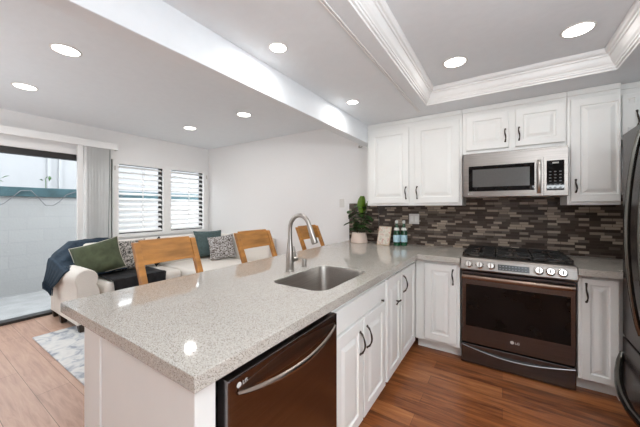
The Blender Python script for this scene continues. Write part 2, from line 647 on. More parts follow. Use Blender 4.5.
# sliding door
d = tag(MB().box(LW - 0.10, LW - 0.02, DY0, DY0 + 0.06, 0.03, DZ).box(LW - 0.10, LW - 0.02, DY0, DY1, 1.985, DZ)
        .box(LW - 0.12, LW + 0.01, DY0, DY1, 0, 0.03).box(LW - 0.10, LW - 0.02, DY1 - 0.06, DY1, 0.03, DZ)
        .box(LW - 0.09, LW - 0.05, 1.46, 1.52, 0.03, 1.99).build('door_1', M['dframe']), kind='structure')
MB().box(LW - 0.075, LW - 0.069, DY0 + 0.05, 1.465, 0.03, 1.99).build('glass_pane', M['glass'], d)
MB().box(LW - 0.065, LW - 0.059, 1.50, DY1 - 0.05, 0.03, 1.99).build('glass_pane', M['glass'], d)
k = MB().box(LW, LW + 0.018, DY0, DY1 + 0.01, DZ, DZ + 0.07)
struct('trim_3', k, M['trimw'], bevel=0.004)

# shuttered windows
wf = MB()
for a, b in ((1.775, 1.84), (2.515, 2.625), (3.275, 3.345)):
    wf.box(LW, LW + 0.028, a, b, 0.90, 2.06)
wf.box(LW, LW + 0.027, 1.78, 3.34, 2.0, 2.06)
wf.box(LW, LW + 0.027, 1.78, 3.34, 0.90, 0.955)
wn1 = tag(wf.build('window_1', M['trimw'], bevel=0.005), kind='structure')
for y0, y1, hy in ((1.84, 2.515, 1.80), (2.625, 3.275, 3.315)):
    lv = MB()
    nl = 13
    st = MB()
    st.box(LW - 0.010, LW + 0.022, y0, y0 + 0.012, 0.955, 2.0).box(LW - 0.010, LW + 0.022, y1 - 0.012, y1, 0.955, 2.0)
    st.build('shutter_stile', M['trimw'], wn1)
    for i in range(nl):
        z = 0.955 + (i + 0.5) * (2.0 - 0.955) / nl
        a = R(-29)
        pr = []
        for t in range(12):
            q = 2 * PI * t / 12
            u, v = 0.041 * math.cos(q), 0.0055 * math.sin(q)
            pr.append((LW + 0.0 + u * math.cos(a) - v * math.sin(a), z + u * math.sin(a) + v * math.cos(a)))
        lv.prism(pr, lambda u, v, h: (u, h, v), y0 + 0.014, y1 - 0.035)
    lv.build('louvers', M['trimw'], wn1, smooth=50)
    ym = (y0 + y1) / 2
    MB().box(LW + 0.036, LW + 0.044, ym - 0.005, ym + 0.005, 1.0, 1.96).build('tilt_rod', M['trimw'], wn1)
    MB().box(LW - 0.10, LW - 0.094, y0, y1, 0.955, 2.0).build('glass_pane', M['glass'], wn1)
    k = MB().box(LW - 0.115, LW - 0.085, y1 - 0.028, y1 + 0.03, 0.93, 2.03).box(LW - 0.115, LW - 0.085, y0 - 0.03, y0 + 0.03, 0.93, 2.03)
    k.box(LW - 0.115, LW - 0.085, y0, y1, 0.93, 0.985).box(LW - 0.115, LW - 0.085, y0, y1, 2.005, 2.03)
    k.build('window_sash', M['dframe'], wn1)
    MB().box(LW + 0.028, LW + 0.034, hy - 0.008, hy + 0.008, 1.90, 1.965).build('hinge', M['grey'], wn1)

# ------------------------------------------------------------------ outside
struct('patio', MB().box(-9.5, LW - 0.15, -9, 7, -0.09, -0.03).box(LW - 0.15, 9, -9, NEAR - 0.1, -0.09, -0.03).box(RW + 0.1, 9, NEAR - 0.1, 7, -0.09, -0.03), M['concrete'])
k = MB().box(-6.55, -6.40, -6, 7, -0.03, 1.525)
struct('garden_wall', k, M['block'])
struct('garden_wall_cap', MB().box(-6.58, -6.36, -6, 7, 1.525, 1.675), M['teal_cap'], bevel=0.006)
nb = thing('neighbour_house', (-9.2, 1.5, -0.03), 'white sided neighbour house beyond the garden wall', 'house')
MB().box(-9.6, -9.0, -8, 9, -0.03, 2.9).build('siding', M['siding'], nb)
for yy in (2.02, 2.22):
    MB().box(-9.0, -8.96, yy, yy + 0.07, 0, 2.9).build('corner_board', M['siding'], nb)
MB().box(-9.75, -8.85, -8, 9, 2.9, 3.05).build('eave', M['siding'], nb)
pts = []
ctrl = [(0.3, 1.60), (0.60, 1.33), (0.82, 1.33), (0.95, 1.42), (1.12, 1.615), (1.235, 1.625), (1.33, 1.50), (1.41, 1.385), (1.50, 1.385), (1.58, 1.45), (1.67, 1.57), (1.80, 1.63), (2.0, 1.60), (2.3, 1.45), (2.6, 1.62)]
k = MB().tube([(-6.345, y, z) for y, z in ctrl], 0.006, 6)
tag(k.build('cable', M['cable'], smooth=60), 'grey cable swagged along the garden wall under its teal cap', 'cable')
k = MB()
for (y, z, dy, dz) in ((1.42, 1.83, 0.06, 0.05), (1.48, 1.80, 0.01, 0.09), (1.40, 1.80, -0.04, 0.02)):
    a = Vector((-6.47, y, z))
    k.tube([a, a + Vector((0, dy, dz)) * 0.5 + Vector((0.02, 0, 0.01)), a + Vector((0, dy, dz))], [0.003, 0.022, 0.002], 6, flat=(1, 0.25))
k.tube([(-6.47, 1.44, 1.675), (-6.47, 1.435, 1.83)], 0.005, 6)
tag(k.build('weed', M['leaf'], smooth=60), 'leafy sprig growing over the top of the garden wall', 'plant')
k = MB()
for (y, z, dy, dz) in ((0.93, 1.80, 0.09, 0.05), (0.90, 1.76, 0.06, -0.01), (0.90, 1.72, -0.05, 0.06)):
    a = Vector((-6.47, y, z))
    k.tube([a, a + Vector((0.02, dy * 0.5, dz * 0.5 + 0.01)), a + Vector((0, dy, dz))], [0.003, 0.022, 0.002], 6, flat=(1, 0.25))
k.tube([(-6.47, 0.90, 1.675), (-6.47, 0.92, 1.81)], 0.005, 6)
tag(k.build('weed', M['leaf'], smooth=60), 'second leafy sprig at the left end of the garden wall', 'plant')


# ------------------------------------------------------------------ recessed lights
def downlight(x, y, z, r, label, group, power=None):
    t = thing('recessed_light', (x, y, z), label, 'ceiling light', group)
    k = MB()
    n = 32
    pr = [(r, -0.0005), (r + 0.003, -0.005), (r * 1.16, -0.006), (r * 1.22, -0.001), (r * 1.2, -0.0005)]
    k.lathe((x, y, z), pr, n, caps=(False, False))
    k.build('trim_ring', M['plastic'], t, smooth=40)
    MB().lathe((x, y, z), [(r, -0.001), (r, -0.0045)], n).build('lens', M['lamp'], t)
    ld = bpy.data.lights.new('lamp', 'AREA')
    ld.shape = 'DISK'
    ld.size = r * 1.8
    ld.energy = LAMP_W if power is None else power
    ld.color = (1.0, 0.985, 0.96)
    lo = bpy.data.objects.new('lamp', ld)
    C.objects.link(lo)
    lo.parent = t
    lo.location = (0, 0, -0.012)
    return t


downlight(0.388, 2.298, TZ, 0.070, 'larger looking round ceiling light in the tray on the stove side', 'tray ceiling lights', LAMP_W * 0.36)
downlight(-0.297, 2.308, TZ, 0.070, 'round ceiling light in the tray nearer the crown moulding corner', 'tray ceiling lights', LAMP_W * 0.36)
downlight(0.388, 0.55, TZ, 0.070, 'round tray light above the camera on the stove side', 'tray ceiling lights', LAMP_W * 0.36)
downlight(-0.297, 0.55, TZ, 0.070, 'round tray light above the camera on the sink side', 'tray ceiling lights', LAMP_W * 0.36)
downlight(-1.121, 1.263, CEIL, 0.046, 'small round ceiling light beside the beam, above the sink end', 'low ceiling lights', LAMP_W * 0.55)
downlight(-1.135, 2.282, CEIL, 0.046, 'small round ceiling light beside the beam, near the wall cabinets', 'low ceiling lights', LAMP_W * 0.55)
downlight(-2.622, 0.689, LCEIL, 0.074, 'round living room ceiling light nearest the beam and the camera', 'living room lights')
downlight(-3.732, 0.687, LCEIL, 0.074, 'round living room ceiling light above the sliding door side', 'living room lights')
downlight(-3.715, 2.324, LCEIL, 0.074, 'round living room ceiling light over the shuttered window corner', 'living room lights')
downlight(-2.627, 2.345, LCEIL, 0.074, 'round living room ceiling light near the beam by the far wall', 'living room lights')

# ------------------------------------------------------------------ worktop with sink cut-out
CT, SL = 0.914, 0.046
SX0, SX1, SY0, SY1 = -1.150, -0.772, 1.215, 1.80


def rounded(x0, x1, y0, y1, r, n=6):
    p = []
    for cx, cy, a0 in ((x1 - r, y1 - r, 0), (x0 + r, y1 - r, 90), (x0 + r, y0 + r, 180), (x1 - r, y0 + r, 270)):
        for i in range(n + 1):
            a = R(a0 + 90 * i / n)
            p.append((cx + r * math.cos(a), cy + r * math.sin(a)))
    return p


def slab(outer, holes, z0, z1):
    bm = bmesh.new()
    edges = []
    for L in [outer] + holes:
        vs = [bm.verts.new((x, y, z1)) for x, y in L]
        for i in range(len(vs)):
            edges.append(bm.edges.new((vs[i], vs[(i + 1) % len(vs)])))
    bmesh.ops.triangle_fill(bm, use_beauty=True, edges=edges)
    bm.verts.index_update()
    mb = MB()
    top = [v.co.copy() for v in bm.verts]
    fs = [tuple(v.index for v in f.verts) for f in bm.faces]
    n = len(top)
    mb.add(top + [Vector((q.x, q.y, z0)) for q in top], fs + [tuple(i + n for i in f) for f in fs])
    o = 0
    for L in [outer] + holes:
        m = len(L)
        for i in range(m):
            j = (i + 1) % m
            mb.f.append((o + i, o + j, o + j + n, o + i + n))
        o += m
    bm.free()
    return mb


outer = [(-0.664, 0.428), (-0.664, 2.680), (-0.307, 2.680), (-0.307, BW - 0.013), (-1.715, BW - 0.013), (-1.705, 0.428)]
k = slab(outer, [rounded(SX0, SX1, SY0, SY1, 0.075)], CT - SL, CT)
wt = k.build('worktop', M['quartz'], weld=True, bevel=0.003, seg=2)
tag(wt, 'L shaped speckled beige quartz worktop with the sink set in it', 'countertop')
k = slab([(0.460, 2.680), (0.680, 2.680), (0.680, 2.775), (1.28, 2.775), (1.28, BW - 0.013), (0.460, BW - 0.013)], [], CT - SL, CT)
tag(k.build('worktop', M['quartz'], weld=True, bevel=0.003), 'short speckled quartz worktop between the stove and the fridge', 'countertop')

# sink
sk = thing('sink', (-0.95, 1.51, CT - SL - 0.20), 'undermount stainless steel sink in the peninsula worktop', 'sink')
k = MB()
L = []
for g, z in ((-0.0008, 0.040), (-0.004, 0.041), (-0.006, 0.030), (-0.010, -0.15), (-0.022, -0.178), (-0.05, -0.186), (-0.16, -0.192)):
    L.append([(x, y, CT - SL - 0.0015 + z) for x, y in rounded(SX0 - g, SX1 + g, SY0 - g, SY1 + g, max(0.075 + g * 0.5, 0.012))])
k.loops(L, caps=(False, True))
k.build('basin', M['sinksteel'], sk, smooth=50)
MB().lathe((-0.95, 1.51, CT - SL - 0.1925), [(0.045, -0.004), (0.045, 0.002), (0.036, 0.004), (0.03, 0.0015), (0.004, 0.001)], 24).build('drain', M['chrome'], sk, smooth=40)

# faucet
fx, fy = -1.224, 1.501
fc = thing('faucet', (fx, fy, CT), 'brushed nickel pull-down gooseneck faucet beside the sink', 'faucet')
MB().lathe((fx, fy, CT), [(0.031, 0), (0.031, 0.006), (0.027, 0.01), (0.0265, 0.09), (0.024, 0.13), (0.0195, 0.17), (0.0165, 0.20), (0.0155, 0.22)], 24).build('body', M['steel_v'], fc, smooth=40)
pts = [(fx, fy, CT + 0.215), (fx, fy, CT + 0.28)]
for i in range(13):
    a = PI - PI * 0.90 * i / 12
    pts.append((fx + 0.083 + 0.083 * math.cos(a), fy, CT + 0.288 + 0.096 * math.sin(a)))
MB().tube(pts, 0.0145, 14).build('spout', M['steel_v'], fc, smooth=50)
e = Vector(pts[-1])
dr = (Vector(pts[-1]) - Vector(pts[-2])).normalized()
MB().tube([e, e + dr * 0.01, e + dr * 0.06, e + dr * 0.12, e + dr * 0.125], [0.0155, 0.017, 0.019, 0.0215, 0.018], 16).build('spray_head', M['steel_v'], fc, smooth=40)
MB().tube([(fx, fy + 0.02, CT + 0.075), (fx + 0.012, fy + 0.062, CT + 0.077)], 0.017, 14).build('valve', M['steel_v'], fc, smooth=40)
MB().tube([(fx + 0.006, fy + 0.052, CT + 0.085), (fx + 0.006, fy + 0.050, CT + 0.12), (fx - 0.002, fy + 0.045, CT + 0.165)], [0.006, 0.0065, 0.004], 10).build('lever', M['steel_v'], fc, smooth=50)
k = MB().lathe((-1.235, 1.68, CT), [(0.022, 0), (0.022, 0.004), (0.019, 0.006), (0.019, 0.05), (0.017, 0.056), (0.010, 0.058)], 20)
tag(k.build('air_gap', M['steel_v'], smooth=40), 'short brushed nickel air gap cap standing beside the faucet', 'air gap')

# ------------------------------------------------------------------ base cabinets
PX = -0.700       # face frame plane of the peninsula
fp = face_pen(PX)

# end panel of the peninsula
ep = thing('peninsula_panel', (-1.1, 0.455, 0), 'plain white end and back panelling of the peninsula under its free end', 'panel')
MB().box(-1.30, -0.692, 0.446, 0.512, 0.0, CT - SL).build('end_panel', M['cab'], ep, bevel=0.002)
MB().box(-1.462, -1.304, 0.442, 0.512, 0.0, CT - SL).build('corner_post', M['cab'], ep, bevel=0.003)
MB().box(-1.462, -1.446, 0.515, BW - 0.016, 0.0, CT - SL).build('back_panel', M['cab'], ep)

# dishwasher
dw = thing('dishwasher', (-1.0, 0.84, 0), 'dark stainless dishwasher with bowed bar handle in the peninsula', 'dishwasher')
MB().box(-1.30, -0.712, 0.524, 1.160, 0.10, 0.862).build('tub', M['black'], dw)
MB().box(-1.25, -0.77, 0.53, 1.155, 0.0, 0.10).build('toe_plate', M['black'], dw)
DX = -0.657
k = MB()
k.box(-0.711, DX, 0.529, 1.157, 0.105, 0.850)
k.build('door', M['dsteel_y'], dw, bevel=0.004)
# pocket: a shallow recessed plate with the bowed handle over it
k = MB()
n = 17
top, bot = [], []
for i in range(n):
    t = i / (n - 1)
    y = 0.565 + 0.565 * t
    arc = math.sin(PI * t)
    top.append((y, 0.815 + 0.022 * arc))
    bot.append((y, 0.800 - 0.028 * arc))
k.loops([[(DX + 0.0005, y, z) for y, z in top + bot[::-1]], [(DX + 0.002, y, z) for y, z in top + bot[::-1]]])
k.build('handle_recess', M['dhandle2'], dw)
k = MB()
L = []
for i in range(n):
    t = i / (n - 1)
    arc = math.sin(PI * t) ** 0.8
    y = 0.560 + 0.575 * t
    o = DX + 0.004 + 0.040 * arc
    z = 0.800 - 0.026 * arc
    hh = 0.005 + 0.007 * arc
    L.append([(o - 0.006, y, z - hh), (o, y, z - hh * 0.8), (o + 0.004, y, z), (o, y, z + hh * 0.8), (o - 0.006, y, z + hh), (o - 0.008, y, z)])
k.loops(L)
k.build('handle', M['dhandle'], dw, smooth=50)
lg = MB().lathe((DX + 0.0006, 0.567, 0.822), [(0.0085, 0), (0.0085, 0.0008)], 20, axis='x').build('logo', M['grey'], dw)
letters('logo_lettering', 'LG', 0.017, M['grey'], dw, (DX + 0.001, 0.580, 0.817), (0, 1, 0), (0, 0, 1))


def carcass(mb, fn, u0, u1, depth, z0=0.105, z1=None, open_top=True):
    """box of panels behind a face frame plane; fn(u, v, n)"""
    z1 = CT - SL - 0.001 if z1 is None else z1

    def bx(a, b, c, d_, e, f):
        ps = [fn(u, v, n) for u in (a, b) for v in (c, d_) for n in (e, f)]
        mb.box(min(p[0] for p in ps), max(p[0] for p in ps), min(p[1] for p in ps), max(p[1] for p in ps), min(p[2] for p in ps), max(p[2] for p in ps))
    bx(u0, u0 + 0.018, z0, z1, -depth, -0.02)
    bx(u1 - 0.018, u1, z0, z1, -depth, -0.02)
    bx(u0 + 0.018, u1 - 0.018, z0, z0 + 0.018, -depth, -0.02)
    bx(u0 + 0.018, u1 - 0.018, z0 + 0.018, z1, -depth, -depth + 0.012)
    bx(u0, u1, z0, z1, -0.02, 0)                       # face frame, closed behind the doors
    if not open_top:
        bx(u0 + 0.018, u1 - 0.018, z1 - 0.018, z1, -depth + 0.012, -0.02)
    bx(u0, u1, 0.0, z0, -0.10, -0.085)                  # toe kick


# sink cabinet
sc = thing('sink_cabinet', (-1.0, 1.53, 0), 'white sink cabinet with blank drawer front and two raised doors', 'cabinet')
k = MB()
carcass(k, fp, 1.168, 1.900, 0.74)
k.build('carcass', M['cab'], sc)
k = MB()
panel_door(k, fp, 1.178, 1.880, 0.718, 0.838, raised=False)
k.build('drawer_front', M['cab'], sc)
for u0, u1, hu, nm in ((1.178, 1.508, 1.462, 'l'), (1.524, 1.880, 1.560, 'r')):
    k = MB()
    panel_door(k, fp, u0, u1, 0.112, 0.703, stile=0.06)
    dd = k.build('door', M['cab'], sc)
    pull(fp, hu, 0.515, 0.640).build('handle', M['bronze'], dd, smooth=50)
k = MB().tube([fp(1.80, 0.728, 0.019), fp(1.80, 0.728, 0.03), fp(1.80, 0.728, 0.038)], [0.005, 0.006, 0.009], 10)
k.build('knob', M['bronze'], sc, smooth=50)

# narrow cabinet with knob
nc = thing('narrow_cabinet', (-1.0, 2.08, 0), 'narrow white base cabinet with a small dark sideways pull, right of sink doors', 'cabinet')
k = MB()
carcass(k, fp, 1.904, 2.246, 0.74)
k.build('carcass', M['cab'], nc)
k = MB()
panel_door(k, fp, 1.920, 2.240, 0.112, 0.838, stile=0.06)
dd = k.build('door', M['cab'], nc)
k = MB().tube([fp(2.05, 0.632, 0.045), fp(2.10, 0.634, 0.040), fp(2.15, 0.636, 0.045)], [0.006, 0.0045, 0.006], 8)
k.tube([fp(2.12, 0.635, 0.019), fp(2.12, 0.635, 0.042)], 0.005, 8)
k.build('knob', M['bronze'], dd, smooth=50)

# corner cabinet (peninsula leg)
cc = thing('corner_cabinet', (-1.0, 2.8, 0), 'white corner base cabinet whose long door meets the inner corner', 'cabinet')
k = MB()
carcass(k, fp, 2.250, 2.735, 0.74)
k.box(-1.44, -0.70, 2.738, 3.36, 0.105, CT - SL - 0.001)
k.build('carcass', M['cab'], cc)
k = MB()
panel_door(k, fp, 2.256, 2.672, 0.112, 0.838, stile=0.06)
dd = k.build('door', M['cab'], cc)
pull(fp, 2.30, 0.66, 0.79).build('handle', M['bronze'], dd, smooth=50)

# cabinet left of the stove
YF = 2.752
fb = face_back(YF)
sl = thing('base_cabinet', (-0.5, 3.0, 0), 'white one-door base cabinet left of the stove', 'cabinet')
k = MB()
carcass(k, fb, -0.694, -0.314, 0.60)
k.build('carcass', M['cab'], sl)
k = MB()
panel_door(k, fb, -0.612, -0.338, 0.128, 0.836, stile=0.062)
dd = k.build('door', M['cab'], sl)
pull(fb, -0.368, 0.665, 0.795).build('handle', M['bronze'], dd, smooth=50)

sr = thing('base_cabinet', (0.58, 3.0, 0), 'narrow white one-door base cabinet between the stove and the fridge', 'cabinet')
k = MB()
carcass(k, fb, 0.464, 0.682, 0.60)
k.box(0.684, 1.27, 2.78, 3.35, 0.0, CT - SL - 0.001)
k.build('carcass', M['cab'], sr)
k = MB()
panel_door(k, fb, 0.484, 0.674, 0.112, 0.842, stile=0.044)
dd = k.build('door', M['cab'], sr)
pull(fb, 0.506, 0.672, 0.802).build('handle', M['bronze'], dd, smooth=50)

# ------------------------------------------------------------------ wall cabinets
UY = 3.040
fu = face_back(UY)


def wall_cab(name, label, u0, u1, z0, doors, y=UY, top=CEIL - 0.002, back=BW - 0.0135):
    t = thing(name, ((u0 + u1) / 2, back, z0), label, 'cabinet')
    f = face_back(y)
    MB().box(u0, u1, y, back, z0, top).build('carcass', M['cab'], t, bevel=0.002)
    MB().box(u0 - 0.0, u1 + 0.0, y - 0.012, y, top - 0.045, top).build('cornice', M['cab'], t, bevel=0.005)
    for a, b, c, d_, hu, hz0, hz1, kw in doors:
        k = MB()
        panel_door(k, f, a, b, c, d_, **kw)
        dd = k.build('door', M['cab'], t)
        pull(f, hu, hz0, hz1).build('handle', M['bronze'], dd, smooth=50)
    return t


wall_cab('wall_cabinet', 'white two-door wall cabinet left of the microwave above the bottles', -1.315, -0.327, 1.372,
         [(-1.285, -0.838, 1.397, 2.212, -0.866, 1.445, 1.570, dict(stile=0.062)), (-0.776, -0.352, 1.397, 2.212, -0.750, 1.445, 1.570, dict(stile=0.062))])
wall_cab('wall_cabinet', 'short white two-door wall cabinet directly above the microwave', -0.325, 0.444, 1.862,
         [(-0.290, 0.048, 1.892, 2.220, 0.022, 1.945, 2.055, dict(stile=0.055)), (0.098, 0.432, 1.892, 2.220, 0.123, 1.945, 2.055, dict(stile=0.055))])
wall_cab('wall_cabinet', 'tall white one-door wall cabinet right of the microwave', 0.446, 0.757, 1.372,
         [(0.466, 0.753, 1.397, 2.225, 0.497, 1.475, 1.575, dict(stile=0.058, right=0.012))])
wall_cab('wall_cabinet', 'partly hidden white wall cabinet above and behind the fridge', 0.759, 1.36, 1.872,
         [(0.772, 0.872, 1.895, 2.215, 0.850, 1.96, 2.08, dict(stile=0.03)), (0.882, 1.34, 1.895, 2.215, 0.915, 1.96, 2.08, dict(stile=0.055))], y=3.09)

# ------------------------------------------------------------------ microwave
mw = thing('microwave', (0.065, 3.2, 1.447), 'stainless over-the-range microwave with dark window and keypad', 'microwave')
MY = 2.972
fm = face_back(MY)
MB().box(-0.312, 0.448, MY + 0.03, BW - 0.014, 1.447, 1.858).build('housing', M['steel'], mw, bevel=0.003)
MB().box(-0.312, 0.448, MY, MY + 0.029, 1.447, 1.838).build('front_frame', M['steel'], mw, bevel=0.004)
MB().box(-0.265, 0.228, MY - 0.004, MY, 1.500, 1.733).build('door_glass', M['bglass'], mw, bevel=0.002)
MB().box(-0.232, 0.195, MY - 0.0055, MY - 0.004, 1.540, 1.700).build('window', M['mglass'], mw)
k = MB()
L = []
for i in range(13):
    t = i / 12
    o = 0.010 + 0.030 * math.sin(PI * t) ** 0.5
    z = 1.470 + 0.28 * t
    L.append([(0.244, MY - o + 0.006, z), (0.246, MY - o - 0.002, z), (0.258, MY - o - 0.006, z), (0.270, MY - o - 0.002, z), (0.272, MY - o + 0.006, z)])
k.loops(L)
k.build('handle', M['steel_v'], mw, smooth=40)
MB().box(0.288, 0.2905, MY - 0.001, MY + 0.01, 1.450, 1.77).build('door_seam', M['black'], mw)
kp = MB().box(0.308, 0.420, MY - 0.003, MY, 1.492, 1.738).build('keypad', M['bglass'], mw)
MB().box(0.345, 0.385, MY - 0.0045, MY - 0.003, 1.712, 1.724).build('display', M['grey'], kp)
k = MB()
for r_ in range(6):
    for c_ in range(3):
        k.box(0.324 + c_ * 0.032, 0.338 + c_ * 0.032, MY - 0.004, MY - 0.003, 1.512 + r_ * 0.026, 1.520 + r_ * 0.026)
k.build('key_markings', M['dimprint'], kp)
letters('logo_lettering', 'LG', 0.016, M['grey'], mw, (-0.252, MY - 0.001, 1.470), (1, 0, 0), (0, 0, 1))
MB().lathe((-0.265, MY - 0.001, 1.476), [(0.007, 0), (0.007, 0.001)], 16, axis='y').build('logo', M['grey'], mw)
for xx in (-0.22, 0.18):
    MB().box(xx, xx + 0.16, 3.03, 3.12, 1.443, 1.4475).build('grease_filter', M['grey'], mw)

# ------------------------------------------------------------------ range
rg = thing('gas_range', (0.076, 3.05, 0), 'dark stainless slide-in gas range with knobs across the front', 'stove')
RX0, RX1, RY = -0.302, 0.454, 2.735
MB().box(RX0, RX1, RY + 0.055, 3.36, 0.03, 0.905).build('body', M['black'], rg)
MB().box(RX0 + 0.02, RX1 - 0.02, RY + 0.08, 3.34, 0.0, 0.03).build('feet_plinth', M['black'], rg)
# cooktop
MB().box(RX0 - 0.003, RX1 + 0.003, RY + 0.02, 3.362, 0.906, 0.922).build('cooktop', M['black'], rg, bevel=0.003)
# control panel, sloped
k = MB()
pr = [(RY + 0.05, 0.812), (RY - 0.030, 0.812), (RY - 0.046, 0.826), (RY - 0.020, 0.903), (RY - 0.004, 0.921), (RY + 0.05, 0.923)]
k.prism(pr, lambda u, v, h: (h, u, v), RX0 - 0.004, RX1 + 0.004)
cp = k.build('control_panel', M['panelsteel'], rg, bevel=0.004)
sl_d = Vector((0, 0.026, 0.077)).normalized()
sl_n = Vector((0, -0.077, 0.026)).normalized()
for xk in (-0.240, -0.160, -0.080, 0.233, 0.302, 0.372):
    c = Vector((xk, RY - 0.046, 0.826)) + sl_d * 0.043
    k = MB().tube([c, c + sl_n * 0.006, c + sl_n * 0.008, c + sl_n * 0.026, c + sl_n * 0.030], [0.031, 0.0305, 0.027, 0.025, 0.021], 20)
    kn = k.build('knob', M['chrome'], rg, smooth=40)
    k = MB().tube([c + sl_n * 0.028 - sl_d * 0.016, c + sl_n * 0.036, c + sl_n * 0.028 + sl_d * 0.016], 0.005, 8)
    k.build('knob_grip', M['steel'], kn, smooth=50)
o0 = Vector((0, RY - 0.046, 0.826))
k = MB()
ps = []
for (u, v, n_) in [(-0.030, 0.016, 0), (0.176, 0.016, 0), (0.176, 0.064, 0), (-0.030, 0.064, 0)]:
    ps.append(o0 + Vector((u, 0, 0)) + sl_d * v)
k.loops([[p for p in ps], [p + sl_n * 0.002 for p in ps]])
dp = k.build('display', M['display'], rg)
k = MB()
random.seed(3)
for r_ in range(2):
    for c_ in range(9):
        u = -0.020 + c_ * 0.021
        a = o0 + Vector((u, 0, 0)) + sl_d * (0.026 + 0.022 * r_) + sl_n * 0.002
        q = [a, a + Vector((0.010, 0, 0)), a + Vector((0.010, 0, 0)) + sl_d * 0.005, a + sl_d * 0.005]
        k.loops([q, [p + sl_n * 0.0008 for p in q]])
k.build('display_markings', M['dimprint'], dp)
# burners and grates
for bx, by, br in ((-0.20, 2.90, 0.045), (-0.20, 3.19, 0.036), (0.076, 3.05, 0.05), (0.35, 2.90, 0.05), (0.35, 3.19, 0.036)):
    MB().lathe((bx, by, 0.9225), [(br * 1.15, 0), (br * 1.15, 0.006), (br, 0.010), (br, 0.017), (br * 0.8, 0.021), (br * 0.2, 0.022)], 24).build('burner', M['steel'], rg, smooth=40)
for gx0, gx1 in ((-0.294, -0.052), (-0.046, 0.198), (0.204, 0.446)):
    k = MB()
    gz0, gz1 = 0.942, 0.956
    b = 0.012
    for xx in (gx0, gx1 - b):
        k.box(xx, xx + b, 2.775, 3.335, gz0, gz1)
    for yy in (2.775, 3.049, 3.335 - b):
        k.box(gx0, gx1, yy, yy + b, gz0, gz1)
    xm = (gx0 + gx1) / 2
    for yy in (2.905, 3.195):
        k.box(gx0, xm - 0.028, yy - 0.005, yy + 0.005, gz0 + 0.001, gz1 + 0.004)
        k.box(xm + 0.028, gx1, yy - 0.005, yy + 0.005, gz0 + 0.001, gz1 + 0.004)
    for ya, yb in ((2.775, 2.875), (2.935, 3.165), (3.225, 3.335)):
        k.box(xm - 0.005, xm + 0.005, ya, yb, gz0 + 0.001, gz1 + 0.004)
    for xx in (gx0, gx1 - b):
        for yy in (2.775, 3.335 - b):
            k.box(xx, xx + b, yy, yy + b, 0.9222, gz0)
    k.build('grate', M['iron'], rg, bevel=0.002)
# oven door
k = MB()
k.box(RX0, RX1, RY, RY + 0.053, 0.184, 0.800)
od = k.build('oven_door', M['dsteel'], rg, bevel=0.005)
MB().box(-0.266, 0.424, RY - 0.002, RY, 0.330, 0.690).build('window', M['bglass'], od, bevel=0.001)
k = MB()
L = []
n = 15
for i in range(n):
    t = i / (n - 1)
    x = RX0 + 0.008 + (RX1 - RX0 - 0.016) * t
    o = RY - 0.030 - 0.014 * math.sin(PI * t)
    zc = 0.757
    L.append([(x, o + 0.010 * math.cos(a), zc + 0.019 * math.sin(a)) for a in [2 * PI * j / 12 for j in range(12)]])
k.loops(L)
for xx in (RX0 + 0.02, RX1 - 0.04):
    k.box(xx, xx + 0.02, RY - 0.030, RY + 0.001, 0.748, 0.766)
k.build('handle', brushed('copper_toned_steel', (0.30, 0.215, 0.17), 0.25, 0), od, smooth=40)
MB().lathe((0.066, RY - 0.0005, 0.262), [(0.013, 0), (0.013, -0.001)], 20, axis='y').build('logo', M['grey'], od)
letters('logo_lettering', 'LG', 0.026, M['grey'], od, (0.084, RY - 0.001, 0.253), (1, 0, 0), (0, 0, 1))
# drawer
k = MB()
k.box(RX0, RX1, RY, RY + 0.053, 0.012, 0.172)
dr_ = k.build('drawer', M['dsteel'], rg, bevel=0.004)
k = MB()
L = []
for i in range(n):
    t = i / (n - 1)
    arc = math.sin(PI * t)
    x = RX0 + 0.004 + (RX1 - RX0 - 0.008) * t
    z = 0.160 - 0.045 * arc
    o = RY - 0.004 - 0.018 * arc
    L.append([(x, RY, z + 0.007), (x, o, z + 0.005), (x, o - 0.003, z), (x, o, z - 0.005), (x, RY, z - 0.007)])
k.loops(L)
k.build('handle', M['dsteel'], dr_, smooth=30)

# ------------------------------------------------------------------ fridge
fr = thing('refrigerator', (1.05, 2.29, 0), 'dark stainless french door refrigerator with bowed handles at the right edge', 'refrigerator')
FX, FY0, FY1 = 0.692, 1.835, 2.745
MB().box(FX + 0.062, 1.45, FY0, FY1, 0.02, 1.84).build('case', M['dsteel_f'], fr, bevel=0.004)
MB().box(FX + 0.09, 1.42, FY0 + 0.02, FY1 - 0.02, 0.0, 0.02).build('plinth', M['black'], fr)
ff = lambda u, v, n_: (FX - n_, u, v)


def fridge_door(y0, y1, z0, z1):
    k = MB()
    L = []
    for i in range(9):
        t = i / 8
        y = y0 + (y1 - y0) * t
        g = (y - FY0) / (FY1 - FY0)
        bow = 0.008 * (1 - (2 * g - 1) ** 2)
        L.append([(FX + 0.06, y, z0), (FX - bow, y, z0), (FX - bow, y, z1), (FX + 0.06, y, z1)])
    k.loops(L)
    return k


